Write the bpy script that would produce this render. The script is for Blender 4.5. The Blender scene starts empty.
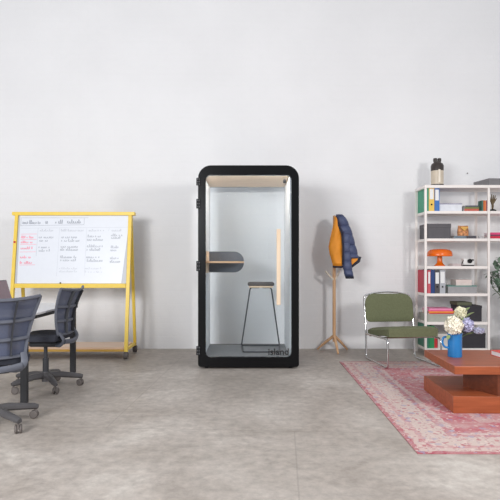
import bpy, bmesh, math, random
from mathutils import Vector, Matrix, Euler
random.seed(7)
PI = math.pi
scene = bpy.context.scene
COL = scene.collection

# ------------------------------------------------------------------ materials
def lin(c):
    return tuple(((v/255)/12.92 if v/255 <= .04045 else ((v/255+.055)/1.055)**2.4) for v in c)

MATS = {}
def mat(name, rgb, rough=.6, metal=0, var=.06, scale=20, bump=0, bscale=60, spec=.5, trans=0, alpha=0, sheen=0):
    """principled material with a little noise in colour and relief"""
    if name in MATS: return MATS[name]
    m = bpy.data.materials.new(name); m.use_nodes = True
    nt = m.node_tree; b = nt.nodes['Principled BSDF']
    c = lin(rgb)
    b.inputs['Roughness'].default_value = rough
    b.inputs['Metallic'].default_value = metal
    b.inputs['Specular IOR Level'].default_value = spec
    if trans: b.inputs['Transmission Weight'].default_value = trans
    if sheen: b.inputs['Sheen Weight'].default_value = sheen
    tc = nt.nodes.new('ShaderNodeTexCoord')
    n = nt.nodes.new('ShaderNodeTexNoise'); n.inputs['Scale'].default_value = scale; n.inputs['Detail'].default_value = 4
    nt.links.new(tc.outputs['Object'], n.inputs['Vector'])
    r = nt.nodes.new('ShaderNodeValToRGB')
    r.color_ramp.elements[0].position = .3; r.color_ramp.elements[1].position = .7
    r.color_ramp.elements[0].color = tuple(max(0, v*(1-var)) for v in c)+(1,)
    r.color_ramp.elements[1].color = tuple(min(1, v*(1+var)) for v in c)+(1,)
    nt.links.new(n.outputs['Fac'], r.inputs['Fac']); nt.links.new(r.outputs['Color'], b.inputs['Base Color'])
    if bump:
        n2 = nt.nodes.new('ShaderNodeTexNoise'); n2.inputs['Scale'].default_value = bscale; n2.inputs['Detail'].default_value = 3
        nt.links.new(tc.outputs['Object'], n2.inputs['Vector'])
        bp = nt.nodes.new('ShaderNodeBump'); bp.inputs['Strength'].default_value = bump; bp.inputs['Distance'].default_value = .01
        nt.links.new(n2.outputs['Fac'], bp.inputs['Height']); nt.links.new(bp.outputs['Normal'], b.inputs['Normal'])
    MATS[name] = m
    return m

def wood(name, c1, c2, axis='x', rough=.4, sc=1.0):
    if name in MATS: return MATS[name]
    m = bpy.data.materials.new(name); m.use_nodes = True
    nt = m.node_tree; b = nt.nodes['Principled BSDF']; b.inputs['Roughness'].default_value = rough
    tc = nt.nodes.new('ShaderNodeTexCoord'); mp = nt.nodes.new('ShaderNodeMapping')
    s = {'x': (1.2, 14, 14), 'y': (14, 1.2, 14), 'z': (14, 14, 1.2)}[axis]
    mp.inputs['Scale'].default_value = tuple(v*sc for v in s)
    n = nt.nodes.new('ShaderNodeTexNoise'); n.inputs['Scale'].default_value = 2.2; n.inputs['Detail'].default_value = 6; n.inputs['Distortion'].default_value = .6
    r = nt.nodes.new('ShaderNodeValToRGB')
    r.color_ramp.elements[0].position = .32; r.color_ramp.elements[1].position = .68
    r.color_ramp.elements[0].color = lin(c1)+(1,); r.color_ramp.elements[1].color = lin(c2)+(1,)
    L = nt.links.new
    L(tc.outputs['Object'], mp.inputs['Vector']); L(mp.outputs['Vector'], n.inputs['Vector'])
    L(n.outputs['Fac'], r.inputs['Fac']); L(r.outputs['Color'], b.inputs['Base Color'])
    MATS[name] = m
    return m

def glass(name, tint, ior=1.35, rough=.02):
    m = bpy.data.materials.new(name); m.use_nodes = True
    nt = m.node_tree; nt.nodes.remove(nt.nodes['Principled BSDF']); out = nt.nodes['Material Output']
    t = nt.nodes.new('ShaderNodeBsdfTransparent'); t.inputs['Color'].default_value = tint+(1,)
    g = nt.nodes.new('ShaderNodeBsdfGlossy'); g.inputs['Roughness'].default_value = rough
    f = nt.nodes.new('ShaderNodeFresnel'); f.inputs['IOR'].default_value = ior
    mx = nt.nodes.new('ShaderNodeMixShader'); L = nt.links.new
    L(f.outputs['Fac'], mx.inputs['Fac']); L(t.outputs['BSDF'], mx.inputs[1]); L(g.outputs['BSDF'], mx.inputs[2])
    L(mx.outputs['Shader'], out.inputs['Surface'])
    MATS[name] = m
    return m

def net(name, rgb, open_=.25):
    """woven see-through chair net"""
    m = mat(name, rgb, .75, var=.1, scale=200)
    nt = m.node_tree; b = nt.nodes['Principled BSDF']; out = nt.nodes['Material Output']
    t = nt.nodes.new('ShaderNodeBsdfTransparent'); mx = nt.nodes.new('ShaderNodeMixShader'); mx.inputs['Fac'].default_value = open_
    L = nt.links.new
    L(b.outputs['BSDF'], mx.inputs[1]); L(t.outputs['BSDF'], mx.inputs[2]); L(mx.outputs['Shader'], out.inputs['Surface'])
    return m

# ------------------------------------------------------------------ mesh builder
class MB:
    def __init__(s): s.bm = bmesh.new()
    def box(s, x0, x1, y0, y1, z0, z1, bev=0, M=None, seg=2):
        vs = [s.bm.verts.new((x, y, z)) for x in (x0, x1) for y in (y0, y1) for z in (z0, z1)]
        F = [(0,1,3,2), (4,6,7,5), (0,4,5,1), (2,3,7,6), (0,2,6,4), (1,5,7,3)]
        fs = [s.bm.faces.new([vs[i] for i in f]) for f in F]
        geom = vs
        if bev:
            ed = list({e for f in fs for e in f.edges})
            r = bmesh.ops.bevel(s.bm, geom=ed, offset=bev, segments=seg, affect='EDGES', profile=.5)
            geom = list({v for f in r['faces'] for v in f.verts} | {v for v in vs if v.is_valid})
            geom = list({v for g in geom for f in g.link_faces for v in f.verts})
        if M is not None:
            for v in geom: v.co = M @ v.co
        return s
    def tube(s, pts, r, seg=8, closed=False, flat=None):
        pts = [Vector(p) for p in pts]; n = len(pts)
        rad = r if isinstance(r, (list, tuple)) else [r]*n
        rings = []; up = None
        for i in range(n):
            a = pts[(i-1) % n] if (closed or i > 0) else pts[i]
            b = pts[(i+1) % n] if (closed or i < n-1) else pts[i]
            t = (b-a).normalized()
            if up is None:
                up = Vector((0, 0, 1)) if abs(t.z) < .9 else Vector((1, 0, 0))
            nx = t.cross(up)
            if nx.length < 1e-5: nx = t.orthogonal()
            nx.normalize(); ny = nx.cross(t).normalized(); up = ny
            f1, f2 = flat if flat else (1, 1)
            rings.append([s.bm.verts.new(pts[i] + nx*math.cos(2*PI*k/seg+PI/seg)*rad[i]*f1 + ny*math.sin(2*PI*k/seg+PI/seg)*rad[i]*f2) for k in range(seg)])
        for i in range(n if closed else n-1):
            A, B = rings[i], rings[(i+1) % n]
            for k in range(seg):
                s.bm.faces.new((A[k], A[(k+1) % seg], B[(k+1) % seg], B[k]))
        if not closed:
            s.bm.faces.new(rings[0][::-1]); s.bm.faces.new(rings[-1])
        return s
    def bar(s, a, b, w, h=None):   # square bar
        h = h or w
        return s.tube([a, b], math.sqrt(.5)*1.0, 4, flat=(w, h))
    def lathe(s, prof, c=(0,0,0), seg=24, M=None):
        rings = []
        for (r, z) in prof:
            if r < 1e-6: rings.append([s.bm.verts.new((c[0], c[1], c[2]+z))])
            else: rings.append([s.bm.verts.new((c[0]+r*math.cos(2*PI*k/seg), c[1]+r*math.sin(2*PI*k/seg), c[2]+z)) for k in range(seg)])
        for A, B in zip(rings, rings[1:]):
            for k in range(seg):
                k2 = (k+1) % seg
                if len(A) == 1 and len(B) == 1: continue
                if len(A) == 1: s.bm.faces.new((A[0], B[k2], B[k]))
                elif len(B) == 1: s.bm.faces.new((A[k], A[k2], B[0]))
                else: s.bm.faces.new((A[k], A[k2], B[k2], B[k]))
        if len(rings[0]) > 1: s.bm.faces.new(rings[0][::-1])
        if len(rings[-1]) > 1: s.bm.faces.new(rings[-1])
        if M is not None:
            for R in rings:
                for v in R: v.co = M @ v.co
        return s
    def prism(s, poly, a0, a1, axis='y'):
        def P(u, v, a): return {'y': (u, a, v), 'z': (u, v, a), 'x': (a, u, v)}[axis]
        A = [s.bm.verts.new(P(u, v, a0)) for u, v in poly]; B = [s.bm.verts.new(P(u, v, a1)) for u, v in poly]
        s.bm.faces.new(A); s.bm.faces.new(B[::-1]); n = len(A)
        for k in range(n): s.bm.faces.new((A[k], B[k], B[(k+1) % n], A[(k+1) % n]))
        return s
    def ring(s, outer, inner, a0, a1):          # closed frame between two outlines of equal count, in xz
        n = len(outer)
        V = [[s.bm.verts.new((u, a, v)) for u, v in p] for p in (outer, inner) for a in (a0, a1)]
        o0, o1, i0, i1 = V
        for k in range(n):
            j = (k+1) % n
            s.bm.faces.new((o0[k], o0[j], i0[j], i0[k])); s.bm.faces.new((o1[k], i1[k], i1[j], o1[j]))
            s.bm.faces.new((o0[k], o1[k], o1[j], o0[j])); s.bm.faces.new((i0[k], i0[j], i1[j], i1[k]))
        return s
    def grid(s, fn, nu, nv, thick=0):
        def lay(off): return [[s.bm.verts.new(fn(i/nu, j/nv, off)) for j in range(nv+1)] for i in range(nu+1)]
        A = lay(0)
        for i in range(nu):
            for j in range(nv): s.bm.faces.new((A[i][j], A[i+1][j], A[i+1][j+1], A[i][j+1]))
        if thick:
            B = lay(thick)
            for i in range(nu):
                for j in range(nv): s.bm.faces.new((B[i][j], B[i][j+1], B[i+1][j+1], B[i+1][j]))
            rim = [(i, 0) for i in range(nu)] + [(nu, j) for j in range(nv)] + [(i, nv) for i in range(nu, 0, -1)] + [(0, j) for j in range(nv, 0, -1)]
            for k in range(len(rim)):
                a = rim[k]; b = rim[(k+1) % len(rim)]
                s.bm.faces.new((A[a[0]][a[1]], B[a[0]][a[1]], B[b[0]][b[1]], A[b[0]][b[1]]))
        return s
    def ball(s, c, r, sc=(1,1,1), sub=2):
        bmesh.ops.create_icosphere(s.bm, subdivisions=sub, radius=r, matrix=Matrix.Translation(c) @ Matrix.Diagonal((*sc, 1)))
        return s
    def xf(s, M):
        bmesh.ops.transform(s.bm, matrix=M, verts=s.bm.verts); return s
    def build(s, name, m, parent=None, smooth=False, label=None):
        bmesh.ops.recalc_face_normals(s.bm, faces=s.bm.faces)
        me = bpy.data.meshes.new(name); s.bm.to_mesh(me); s.bm.free()
        me.materials.append(m)
        if smooth:
            for p in me.polygons: p.use_smooth = True
            me.set_sharp_from_angle(angle=math.radians(40))
        o = bpy.data.objects.new(name, me); COL.objects.link(o)
        if parent: o.parent = parent
        if label: o['label'] = label
        return o

def tag(o, label, cat, group=None, kind=None):
    o['label'] = label; o['category'] = cat
    if group: o['group'] = group
    if kind: o['kind'] = kind
    return o
def thing(name, loc, label, cat, rz=0, group=None):
    o = bpy.data.objects.new(name, None); o.empty_display_size = .1; COL.objects.link(o)
    o.location = loc; o.rotation_euler = (0, 0, rz)
    return tag(o, label, cat, group)
def copy_tree(o, parent=None):
    c = o.copy(); COL.objects.link(c)
    if parent: c.parent = parent
    for ch in list(o.children): copy_tree(ch, c)
    return c
def rrect(x0, x1, z0, z1, rt, rb, n=8):
    """rounded rectangle outline, constant vertex count; rt/rb = top and bottom radius"""
    P = []
    for cx, cz, a0, r in ((x1-rt, z1-rt, 0, rt), (x0+rt, z1-rt, 90, rt), (x0+rb, z0+rb, 180, rb), (x1-rb, z0+rb, 270, rb)):
        for k in range(n+1):
            a = math.radians(a0+90*k/n); P.append((cx+r*math.cos(a), cz+r*math.sin(a)))
    return P
def rrect4(x0, x1, z0, z1, tr, tl, bl, br, n=8):
    P = []
    for cx, cz, a0, r in ((x1-tr, z1-tr, 0, tr), (x0+tl, z1-tl, 90, tl), (x0+bl, z0+bl, 180, bl), (x1-br, z0+br, 270, br)):
        for k in range(n+1):
            a = math.radians(a0+90*k/n); P.append((cx+r*math.cos(a), cz+r*math.sin(a)))
    return P
def smoothpath(pts, rad=.03, n=5):
    """round the corners of a polyline"""
    pts = [Vector(p) for p in pts]; out = [pts[0]]
    for a, b, c in zip(pts, pts[1:], pts[2:]):
        d1 = (a-b); d2 = (c-b); r = min(rad, d1.length*.45, d2.length*.45)
        p, q = b+d1.normalized()*r, b+d2.normalized()*r
        for k in range(n+1):
            t = k/n; out.append(p*(1-t)**2 + b*2*t*(1-t) + q*t*t)
    out.append(pts[-1]); return out

# ------------------------------------------------------------------ camera
CAMH = 1.15; F = 543.0
def fx(px, d): return (px-250)*d/F
def fz(py, d): return CAMH-(py-262)*d/F
cd = bpy.data.cameras.new('camera'); cam = bpy.data.objects.new('camera', cd); COL.objects.link(cam)
cam.location = (0, 0, CAMH); cam.rotation_euler = (PI/2, 0, 0)
cd.sensor_width = 36; cd.lens = 36*F/500; cd.shift_y = 12/500; cd.clip_start = .05
scene.camera = cam

# ------------------------------------------------------------------ setting
WALL = 7.2
def wall_mat():
    m = mat('painted_wall', (240, 239, 240), .7, var=.025, scale=1.3)
    nt = m.node_tree; b = nt.nodes['Principled BSDF']; L = nt.links.new
    tc = nt.nodes.new('ShaderNodeTexCoord'); mp = nt.nodes.new('ShaderNodeMapping'); mp.inputs['Rotation'].default_value = (PI/2, 0, 0)
    br = nt.nodes.new('ShaderNodeTexBrick'); br.inputs['Scale'].default_value = 1; br.inputs['Brick Width'].default_value = .24; br.inputs['Row Height'].default_value = .085
    br.inputs['Mortar Size'].default_value = .008; br.inputs['Mortar Smooth'].default_value = 1.0
    n = nt.nodes.new('ShaderNodeTexNoise'); n.inputs['Scale'].default_value = 9; n.inputs['Detail'].default_value = 5
    ad = nt.nodes.new('ShaderNodeMath'); ad.operation = 'MULTIPLY_ADD'; ad.inputs[1].default_value = -.25
    bp = nt.nodes.new('ShaderNodeBump'); bp.inputs['Strength'].default_value = .32; bp.inputs['Distance'].default_value = .012
    L(tc.outputs['Object'], mp.inputs['Vector']); L(mp.outputs['Vector'], br.inputs['Vector']); L(tc.outputs['Object'], n.inputs['Vector'])
    L(br.outputs['Fac'], ad.inputs[0]); L(n.outputs['Fac'], ad.inputs[2]); L(ad.outputs[0], bp.inputs['Height']); L(bp.outputs['Normal'], b.inputs['Normal'])
    return m
def floor_mat():
    m = bpy.data.materials.new('concrete'); m.use_nodes = True
    nt = m.node_tree; b = nt.nodes['Principled BSDF']; L = nt.links.new
    tc = nt.nodes.new('ShaderNodeTexCoord')
    n1 = nt.nodes.new('ShaderNodeTexNoise'); n1.inputs['Scale'].default_value = 1.1; n1.inputs['Detail'].default_value = 8; n1.inputs['Roughness'].default_value = .62; n1.inputs['Distortion'].default_value = .6
    r1 = nt.nodes.new('ShaderNodeValToRGB')
    e = r1.color_ramp.elements; e[0].position = .3; e[0].color = lin((152, 142, 133))+(1,); e[1].position = .72; e[1].color = lin((202, 195, 187))+(1,)
    x = e.new(.55); x.color = lin((178, 169, 161))+(1,)
    n2 = nt.nodes.new('ShaderNodeTexNoise'); n2.inputs['Scale'].default_value = 14; n2.inputs['Detail'].default_value = 9; n2.inputs['Roughness'].default_value = .7
    mx = nt.nodes.new('ShaderNodeMix'); mx.data_type = 'RGBA'; mx.blend_type = 'OVERLAY'; mx.inputs['Factor'].default_value = .6
    mp = nt.nodes.new('ShaderNodeMapping'); mp.inputs['Location'].default_value = (1.22, -.3, 0); mp.inputs['Rotation'].default_value = (0, 0, .06)
    br = nt.nodes.new('ShaderNodeTexBrick'); br.inputs['Scale'].default_value = 1; br.inputs['Brick Width'].default_value = 2.6; br.inputs['Row Height'].default_value = 3.4; br.inputs['Mortar Size'].default_value = .006; br.inputs['Mortar Smooth'].default_value = .5
    m2 = nt.nodes.new('ShaderNodeMix'); m2.data_type = 'RGBA'; m2.inputs[7].default_value = lin((122, 114, 107))+(1,)
    sc = nt.nodes.new('ShaderNodeMath'); sc.operation = 'MULTIPLY'; sc.inputs[1].default_value = .28
    L(tc.outputs['Object'], n1.inputs['Vector']); L(tc.outputs['Object'], n2.inputs['Vector']); L(n1.outputs['Fac'], r1.inputs['Fac'])
    L(r1.outputs['Color'], mx.inputs[6]); L(n2.outputs['Fac'], mx.inputs[7])
    L(tc.outputs['Object'], mp.inputs['Vector']); L(mp.outputs['Vector'], br.inputs['Vector'])
    L(br.outputs['Fac'], sc.inputs[0]); L(sc.outputs[0], m2.inputs['Factor']); L(mx.outputs[2], m2.inputs[6]); L(m2.outputs[2], b.inputs['Base Color'])
    rr = nt.nodes.new('ShaderNodeMapRange'); rr.inputs['To Min'].default_value = .38; rr.inputs['To Max'].default_value = .6
    L(n1.outputs['Fac'], rr.inputs['Value']); L(rr.outputs['Result'], b.inputs['Roughness'])
    bp = nt.nodes.new('ShaderNodeBump'); bp.inputs['Strength'].default_value = .12; bp.inputs['Distance'].default_value = .01
    L(n2.outputs['Fac'], bp.inputs['Height']); L(bp.outputs['Normal'], b.inputs['Normal'])
    return m
o = MB().box(-7, 7, WALL, WALL+.2, 0, 5.2).build('wall_back', wall_mat()); o['kind'] = 'structure'
o = MB().box(-7, 7, -1.5, WALL+.2, -.12, 0).build('floor', floor_mat()); o['kind'] = 'structure'

# ------------------------------------------------------------------ shared materials
BLACK = mat('black_lacquer', (13, 13, 15), .22, var=.05, spec=.2)
BLACKM = mat('black_matt', (26, 26, 28), .6, spec=.25)
SCREW = mat('screw_grey', (120, 120, 124), .5)
CHROME = mat('chrome', (215, 215, 215), .16, metal=1, var=.02)
YELLOW = mat('yellow_paint', (243, 208, 84), .42, var=.04)
OFFW = mat('shelf_white', (246, 239, 234), .5, var=.02)
LWOOD = wood('light_beech', (226, 200, 170), (238, 216, 190), 'z', .5)
RACKW = wood('rack_beech', (206, 160, 118), (222, 180, 140), 'z', .5)
PLY = wood('birch_ply', (222, 200, 176), (234, 214, 192), 'x', .55)
WHITE = mat('white_card', (238, 238, 238), .6, var=.02)
SLATE = mat('slate_plastic', (92, 95, 106), .5)
BASEM = mat('base_plastic', (82, 80, 82), .5)
SLATED = mat('dark_plastic', (52, 53, 58), .5)
NET = net('slate_net', (84, 90, 112), .2)
CUSH = mat('charcoal_fabric', (52, 54, 64), .9, bump=.3, bscale=300)
CASTER = mat('caster_grey', (102, 95, 92), .6)

# ------------------------------------------------------------------ phone booth
BF = 5.84
booth = thing('phone_booth', (-.016, BF, 0), 'tall black rounded office phone booth with a clear glass door', 'phone booth')
xl, xr = -.543, .543
ot = rrect(xl, xr, .022, 2.19, .14, .03); inn = rrect(-.462, .462, .128, 2.085, .05, .05)
MB().ring(ot, inn, 0, .055).build('front_frame', BLACK, booth, True)
inb = rrect(-.487, .449, .121, 2.086, .004, .004)
MB().ring(ot, inb, .94, .99).build('back_frame', BLACK, booth, True)
MB().ring(rrect(xl, xr, .022, 2.19, .14, .03), rrect(xl+.02, xr-.02, .042, 2.17, .12, .02), .0555, .9395).build('outer_shell', BLACKM, booth, True)
LIN = mat('booth_lining', (228, 232, 236), .8, var=.02, bump=.1, bscale=200)
MB().box(-.52, -.487, .056, .939, .121, 2.085).build('left_lining', LIN, booth)
MB().box(.448, .52, .056, .939, .121, 2.085).build('right_lining', LIN, booth)
MB().prism([(.056, 2.118), (.939, 2.086), (.939, 2.15), (.056, 2.15)], -.51, .51, 'x').build('ceiling_panel', PLY, booth)
FILL = bpy.data.materials.new('fill_glow'); FILL.use_nodes = True
FILL.node_tree.nodes['Principled BSDF'].inputs['Emission Color'].default_value = (1, .93, .86, 1); FILL.node_tree.nodes['Principled BSDF'].inputs['Emission Strength'].default_value = 170
MB().box(-.37, .37, .0565, .064, 2.097, 2.114).build('fill_strip', FILL, booth)  # unseen glowing strip, added behind the header to brighten the booth interior
MB().box(-.51, .51, .056, .939, .043, .12).build('floor_panel', mat('booth_carpet', (140, 143, 146), .95, bump=.3, bscale=250), booth)
G1 = glass('door_glass', (.955, .968, .975)); G2 = glass('rear_glass', (.945, .962, .972), 1.05)
door = MB().prism(rrect(-.461, .461, .129, 2.084, .049, .049), .012, .022).build('door_glass', G1, booth)
MB().prism(rrect(-.486, .448, .122, 2.085, .003, .003), .96, .97).build('rear_glass', G2, booth)
MB().box(.300, .343, -.052, -.014, fz(305, 5.8), fz(229, 5.8), .006).build('door_handle', LWOOD, door)
for z in (fz(301, 5.82), fz(233, 5.82)): MB().box(.312, .331, -.0138, .0118, z-.01, z+.01).build('handle_standoff', BLACKM, door)
for py0, py1 in ((178, 185.5), (199, 208.5), (261, 271), (346, 355)):
    z0, z1 = fz(py1, BF), fz(py0, BF)
    h = MB().box(xl-.018, xl+.024, -.012, -.0002, z0, z1, .003).build('hinge', BLACKM, booth)
    for k in range(3):
        for u in (0, 1): MB().lathe([(.0045, 0), (.0045, .003)], M=Matrix.Translation((xl-.004+.018*u, -.0122, z0+(z1-z0)*(k+.5)/3)) @ Matrix.Rotation(PI/2, 4, 'X'), seg=8).build('screw', SCREW, h)
for sx in (-1, 1):
    for y in (.08, .9): MB().lathe([(.022, 0), (.022, .008), (.012, .01), (.012, .022)], (sx*.46, y, 0), 12).build('foot', BLACKM, booth)
# D-shaped felt desk panel with a thin wooden shelf at eye height
dz = 1.148
DK = mat('desk_felt', (90, 96, 105), .9, var=.08, bump=.2, bscale=200)
desk = MB().prism(rrect4(-.486, -.055, dz-.12, dz+.125, .115, .01, .01, .115), .52, .545).build('desk_panel', DK, booth)
MB().prism(rrect4(-.486, -.05, .12, .52, .19, .01, .01, .19), dz-.009, dz+.011, 'z').build('desk_top', wood('desk_oak', (214, 170, 128), (226, 186, 146), 'x'), desk)
MB().box(-.4865, -.462, .10, .52, dz-.12, dz-.0092).box(-.4865, -.462, .10, .52, dz+.0112, dz+.125).build('desk_bracket', LWOOD, desk)
MB().box(.395, .425, .3, .36, 2.05, 2.0858, .004).build('motion_sensor', BLACKM, booth)
# lettering on the glass
fc = bpy.data.curves.new('lettering', 'FONT'); fc.body = 'island'; fc.size = .098; fc.extrude = .0008; fc.offset = .002; fc.align_x = 'LEFT'
to = bpy.data.objects.new('t', fc); COL.objects.link(to)
bpy.context.view_layer.update()
me = bpy.data.meshes.new_from_object(to.evaluated_get(bpy.context.evaluated_depsgraph_get())); bpy.data.objects.remove(to)
xs = [v.co.x for v in me.vertices]; w = max(xs)-min(xs); tw = 20.5/93
for v in me.vertices: v.co.x = (v.co.x-min(xs))*tw/w
lt = bpy.data.objects.new('lettering', me); COL.objects.link(lt); lt.parent = door
lt.location = (fx(268.3, BF)+.016, .0108, fz(355, BF)); lt.rotation_euler = (PI/2, 0, 0)
me.materials.clear(); me.materials.append(mat('letter_grey', (26, 27, 30), .6)); lt['label'] = 'dark word island on the glass'

# stool in the booth
st = thing('bar_stool', (.128, 6.42, .12), 'dark wire-framed stool with a small padded wooden seat inside the booth', 'stool')
STM = mat('stool_metal', (62, 66, 72), .45)
sh = fz(287.5, 6.35)-.12
MB().box(-.155, .155, -.13, .15, sh+.02, sh+.06, .018, seg=3).build('seat_pad', mat('stool_pad', (84, 80, 80), .85), st, True)
MB().box(-.14, .14, -.125, .145, sh, sh+.0199, .005).build('seat_board', LWOOD, st)
for s in (-1, 1):
    MB().tube(smoothpath([(s*.02, .05, sh-.006), (s*.125, .05, sh-.006), (s*.232, .235, .009), (s*.205, -.25, .009), (s*.03, -.25, .009)], .03), .0085, 8).build('leg_frame', STM, st, True)
MB().tube([(-.225, .232, .009), (.225, .232, .009)], .0085, 8).build('rear_rail', STM, st, True)
MB().tube([(-.03, -.25, .009), (.03, -.25, .009)], .0082, 8).build('front_rail', STM, st, True)

# ------------------------------------------------------------------ rolling whiteboard
WB = thing('rolling_whiteboard', (-2.17, 6.69, 0), 'yellow A-frame whiteboard on casters covered in handwritten notes', 'whiteboard')
L0, R0 = -.69, .70
def ly(z, s): return s*(.02+.23*(1.73-z)/1.65)   # leg plane
for s in (-1, 1):
    for x in (L0, R0):
        n = 'front_leg' if s < 0 else 'rear_leg'
        MB().bar((x, ly(1.721, s), 1.721), (x, ly(.085, s), .085), .040 if s < 0 else .034).build(n, YELLOW, WB)
MB().box(-.745, .755, -.045, .045, 1.722, 1.764, .004).build('top_rail', YELLOW, WB)
MB().box(L0+.024, R0-.024, ly(.86, -1)-.024, ly(.86, -1)+.02, .838, .89, .003).build('lower_rail', YELLOW, WB)
MB().box(L0+.024, R0-.024, ly(.1, -1)-.02, ly(.1, -1)+.016, .088, .112, .003).build('base_rail', wood('ochre_rail', (206, 160, 70), (216, 172, 84)), WB)
MB().box(L0+.026, R0-.026, ly(.1, -1)+.0165, ly(.1, 1)-.03, .105, .135, .003).build('base_shelf', wood('peach_shelf', (226, 196, 172), (236, 208, 186), 'x', .5), WB)
for x in (L0, R0):
    MB().bar((x, ly(.11, -1)+.03, .11), (x, ly(.11, 1)-.025, .11), .03).build('side_rail', YELLOW, WB)
for s in (-1, 1):
    for x in (L0, R0):
        y = ly(.06, s)
        c = MB().box(x-.018, x+.018, y-.02, y+.02, .07, .0845).build('caster', CASTER, WB)
        MB().lathe([(.02, -.026), (.04, -.024), (.043, 0), (.04, .024), (.02, .026)], seg=16, M=Matrix.Translation((x, y-.006, .043)) @ Matrix.Rotation(PI/2, 4, 'Y')).build('wheel', CASTER, c, True)
def bp(x, z, off):  # a point on the leaning board face, off in front of it
    return (x, ly(z, -1)+.004-off, z)
def bslab(poly, o0, o1):
    b = MB(); A = [b.bm.verts.new(bp(u, v, o0)) for u, v in poly]; B = [b.bm.verts.new(bp(u, v, o1)) for u, v in poly]
    b.bm.faces.new(A); b.bm.faces.new(B[::-1]); n = len(A)
    for k in range(n): b.bm.faces.new((A[k], B[k], B[(k+1) % n], A[(k+1) % n]))
    return b
bslab([(L0+.024, .891), (R0-.024, .891), (R0-.024, 1.72), (L0+.024, 1.72)], 0, .012).build('board_panel', mat('board_grey', (190, 193, 200), .4, var=.01), WB)
def BX(px): return (px-250)*6.6/F+2.17
def BZ(py): return CAMH-(py-262)*6.6/F
sheet = bslab([(BX(19), .893), (BX(122.3), .893), (BX(129), 1.718), (BX(18.3), 1.718)], .0125, .0145).build('writing_sheet', mat('sheet_white', (230, 233, 240), .35, var=.01), WB)
class Pen:
    def __init__(s): s.b = MB()
    def stroke(s, pts, w=.0035):
        w *= 1.25
        for (a, c) in zip(pts, pts[1:]):
            d = Vector((c[0]-a[0], c[1]-a[1]));
            if d.length < 1e-5: continue
            n = Vector((-d.y, d.x)).normalized()*w/2
            V = [s.b.bm.verts.new(bp(p[0]+q*n.x, p[1]+q*n.y, .0152)) for p, q in ((a, -1), (c, -1), (c, 1), (a, 1))]
            s.b.bm.faces.new(V)
    def word(s, px0, px1, py, h=2.3, w=.0035):
        """a cursive word between two spots of the sheet"""
        x, pts = px0, []
        while x < px1:
            hh = h*random.choice((.5, .65, .6, 1.1)); pts += [(x, py), (x+.4, py-hh), (x+.9, py-hh*.7), (x+.7, py+.1)]; x += random.choice((1.4, 1.7, 2.0))
            if random.random() < .2:
                s.stroke([(BX(a), BZ(b)) for a, b in pts], w); pts = []; x += .9
        if pts: s.stroke([(BX(a), BZ(b)) for a, b in pts], w)
    def line(s, x0, y0, x1, y1, w=.003): s.stroke([(BX(x0), BZ(y0)), (BX(x1), BZ(y1))], w)
INK = mat('grey_ink', (198, 201, 210), .5); PINK = mat('pink_ink', (248, 172, 188), .5); INKD = mat('dark_ink', (168, 172, 182), .5)
p = Pen()
p.line(19, 217.5, 87, 217.5); p.line(19, 225.5, 83, 224.5); p.line(19.4, 217.5, 19.4, 225.5); p.line(83, 217.5, 83, 224.5)
p.word(21, 38, 223.6, 3.6, .005); p.word(44, 47, 223.4, 4, .005); p.word(54, 62, 223.2, 3.6, .005); p.word(66, 80, 223, 3.6, .005)
p.b.build('header_writing', INKD, sheet)
p = Pen(); p.line(20, 228, 127, 227, .002); p.line(37, 228, 36.5, 256, .003)
for a, b in ((39, 52), (60, 82), (88, 104), (111, 121)): p.word(a, b, 231, 2)
for x in (58.5, 86, 108.5): p.line(x, 227.5, x-.6, 276 if x < 100 else 231, .0018)
p.b.build('column_heads', INK, sheet)
p = Pen()
for x0, x1, ys in ((38, 53, (238, 241.5, 248, 251.5)), (60, 81, (238, 241.5, 247.5, 250.5, 258, 261)), (86.5, 104, (237, 240.5, 247, 250.5, 258, 261.5)), (110, 121.5, (236, 238.5, 248, 251, 259, 262.5))):
    for k, y in enumerate(ys): p.word(x0+random.uniform(0, 1), x1-random.uniform(0, 5), y, 2.3, .0034)
p.b.build('note_writing', INKD, sheet)
p = Pen()
for x0, x1, ys in ((60, 81, (269, 272)), (86, 104, (269, 272.5))):
    for y in ys: p.word(x0, x1-random.uniform(0, 5), y, 1.6, .0025)
p.b.build('faint_writing', INK, sheet)
p = Pen()
for y in (238, 243, 249, 258, 263.5): p.word(20.5, 34.5-random.uniform(0, 4), y, 2.2, .006)
for y in (234, 239.5, 244.5, 252, 265): p.line(20, y, 36, y-.2, .004)
p.b.build('pink_writing', PINK, sheet)
z = fz(242, 6.6)
MB().lathe([(.013, 0), (.013, .008)], M=Matrix.Translation((L0, ly(z, -1)-.0235, z)) @ Matrix.Rotation(PI/2, 4, 'X'), seg=14).build('magnet', mat('red_magnet', (205, 52, 40), .4), WB, label='red round magnet')
MB().box(BX(61.5), BX(62.8), ly(.89, -1)-.02, ly(.89, -1)-.009, .8905, .905).build('clip', BLACKM, WB)

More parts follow.
